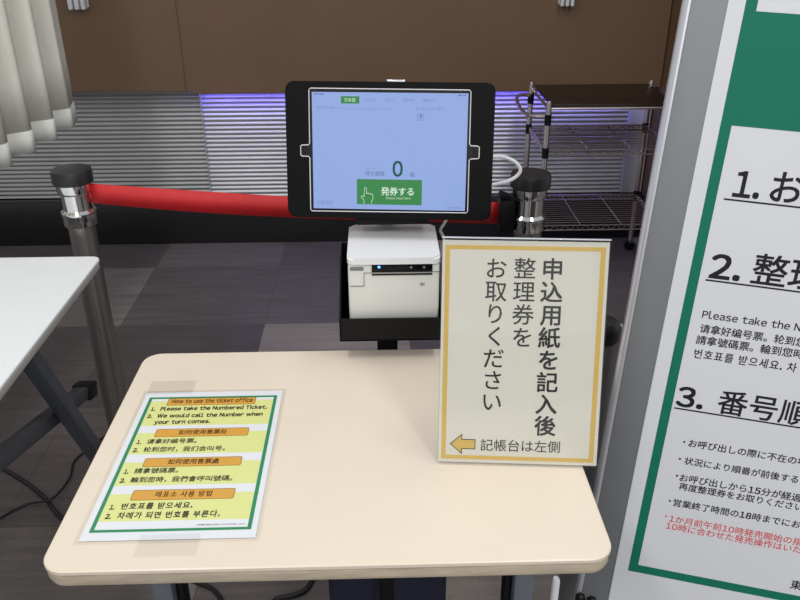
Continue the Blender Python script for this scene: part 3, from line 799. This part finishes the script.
lettering('lettering', [
  ('Please take the N', 0.0385, 0.4910, 0.0150, 0.1370, PB * .6), ('umbered Ticket.', 0.1775, 0.4910, 0.0150, 0.1180, PB * .6),
  run('请拿好编号票。轮到您时', 0.0395, 0.4685, 0.0150), run('請拿號碼票。輪到您時', 0.0375, 0.4500, 0.0153),
  ('번호표를 받으세요. 차', 0.0390, 0.4270, 0.0165, 0.1450, PB),
  run('・', 0.0510, 0.2770, 0.0147), run('お呼び出しの際に不在の場', 0.0595, 0.2765, 0.0147),
  run('・', 0.0500, 0.2460, 0.0147), run('状況により順番が前後する', 0.0590, 0.2445, 0.0143),
  run('・', 0.0515, 0.2150, 0.0147), run('お呼び出しから15分が経過', 0.0578, 0.2130, 0.0150), run('再度整理券をお取りください', 0.0595, 0.1972, 0.0145),
  run('・', 0.0490, 0.1670, 0.0147), run('営業終了時間の18時までにお', 0.0565, 0.1655, 0.0147),
  run('東', 0.2605, 0.0520, 0.0190)], M['poster_ink'], PO, z + 0.0003, 'dark body lettering')
lettering('lettering', [run('・', 0.0485, 0.1375, 0.0147, 0.006), run('1か月前午前10時発売開始の指', 0.0560, 0.1345, 0.0147, 0.006), run('10時に合わせた発売操作はいた', 0.0535, 0.1200, 0.0147, 0.006)], M['red_ink'], PO, z + 0.0003, 'red body lettering')
lettering('small_lettering', [], M['poster_ink'], PO, z) if False else None

# ------------------------------------------------------------------ floor clutter under the tables
BG = thing('carry_bag', 'navy bag with a black strap standing under the cream table', 'bag', (0.005, 1.09, 0))
b = MB(); b.box((0, 0, 0.19), (0.205, 0.15, 0.376), bev=0.016, seg=4); b.build('body', M['navy'], BG)
MB().box((-0.002, -0.078, 0.19), (0.022, 0.006, 0.372), bev=0.002).build('strap', M['black_matte'], BG)
sp = MB().tube(spline([(-0.020, -0.082, 0.375), (-0.024, -0.090, 0.30), (-0.018, -0.084, 0.2)], 6), 0.0015, 6).build('drawcord', M['cable_black'], BG)
RD = MB().lathe([(0.0070, 0.0), (0.0070, 0.366), (0.0050, 0.371)], (0, 0, 0), 20).build('rod', M['cable_white'])
RD.location = (0.2915, 1.0, 0.0)
props(RD, 'thin white rod standing under the right end of the cream table', 'rod')
cable('power_cable', [(-1.25, 1.95, 0.005), (-1.12, 1.86, 0.005), (-1.06, 1.811, 0.005), (-0.967, 1.744, 0.005), (-0.887, 1.675, 0.0056), (-0.819, 1.60, 0.0056), (-0.74, 1.56, 0.0056), (-0.64, 1.52, 0.0056), (-0.56, 1.48, 0.0056), (-0.50, 1.44, 0.005), (-0.4496, 1.3817, 0.005), (-0.388, 1.345, 0.005), (-0.345, 1.28, 0.005), (-0.30, 1.20, 0.005)], 0.0055, M['cable_black'], 'thick black cable crossing the floor beneath both tables')
cable('thin_cable', [(-0.80, 1.97, 0.004), (-0.8303, 1.9085, 0.004), (-0.8619, 1.831, 0.004), (-0.8493, 1.7526, 0.006), (-0.862, 1.658, 0.0155), (-0.93, 1.65, 0.004), (-0.99, 1.58, 0.004), (-1.05, 1.50, 0.004)], 0.003, M['cable_black'], 'thin black cable curling between the white table and the cream table')
cable('adapter_cable', [(-0.30, 1.25, 0.005), (-0.25, 1.305, 0.005), (-0.2354, 1.3157, 0.005), (-0.181, 1.337, 0.005), (-0.162, 1.40, 0.006), (-0.165, 1.50, 0.006), (-0.12, 1.64, 0.006)], 0.006, M['cable_black'], 'black cable on the floor just left of the navy bag')

# ------------------------------------------------------------------ light
def area(x, y, z, sx, sy, e, col=(1, 1, 1), rot=(0, 0, 0)):
    l = bpy.data.lights.new('ceiling_or_fill_light', 'AREA'); l.shape = 'RECTANGLE'; l.size = sx; l.size_y = sy; l.energy = e; l.color = col
    o = bpy.data.objects.new('ceiling_or_fill_light', l); o.location = (x, y, z); o.rotation_euler = rot; COL.objects.link(o); return o
area(-0.9, 1.2, 2.9, 0.3, 1.2, 15, (1, 0.98, 0.95))
area(0.9, 1.2, 2.9, 0.3, 1.2, 15, (1, 0.98, 0.95))
area(-1.0, -0.9, 2.9, 0.3, 1.2, 27, (1, 0.98, 0.96))
area(1.0, -0.9, 2.9, 0.3, 1.2, 27, (1, 0.98, 0.96))
area(0.2, -2.6, 2.0, 3.4, 1.6, 27, (1, 0.99, 0.98), (R(78), 0, 0))  # added fill from behind the camera, lifts the upright faces
W = bpy.data.worlds.new('room'); S.world = W; W.use_nodes = True
bgn = W.node_tree.nodes['Background']; bgn.inputs['Color'].default_value = (0.94, 0.97, 1.0, 1); bgn.inputs['Strength'].default_value = 0.5

# ------------------------------------------------------------------ camera
p, y, r = R(26.4), R(1.574), R(0.193)
fwd = Vector((math.sin(y) * math.cos(p), math.cos(y) * math.cos(p), -math.sin(p)))
right = Vector((math.cos(y), -math.sin(y), 0)); down = fwd.cross(right)
r2 = right * math.cos(r) + down * math.sin(r); d2_ = -right * math.sin(r) + down * math.cos(r)
cm = Matrix((r2, -d2_, -fwd)).transposed().to_4x4(); cm.translation = Vector((0, 0, 1.4))
cd = bpy.data.cameras.new('camera'); cam = bpy.data.objects.new('camera', cd); COL.objects.link(cam)
cam.matrix_world = cm; cd.sensor_width = 36; cd.lens = 36; cd.clip_start = 0.02
S.camera = cam
S.view_settings.view_transform = 'Standard'; S.view_settings.look = 'None'
S.view_settings.exposure = 0.0; S.view_settings.gamma = 1.0
try: S.view_settings.use_curve_mapping = False
except Exception: pass
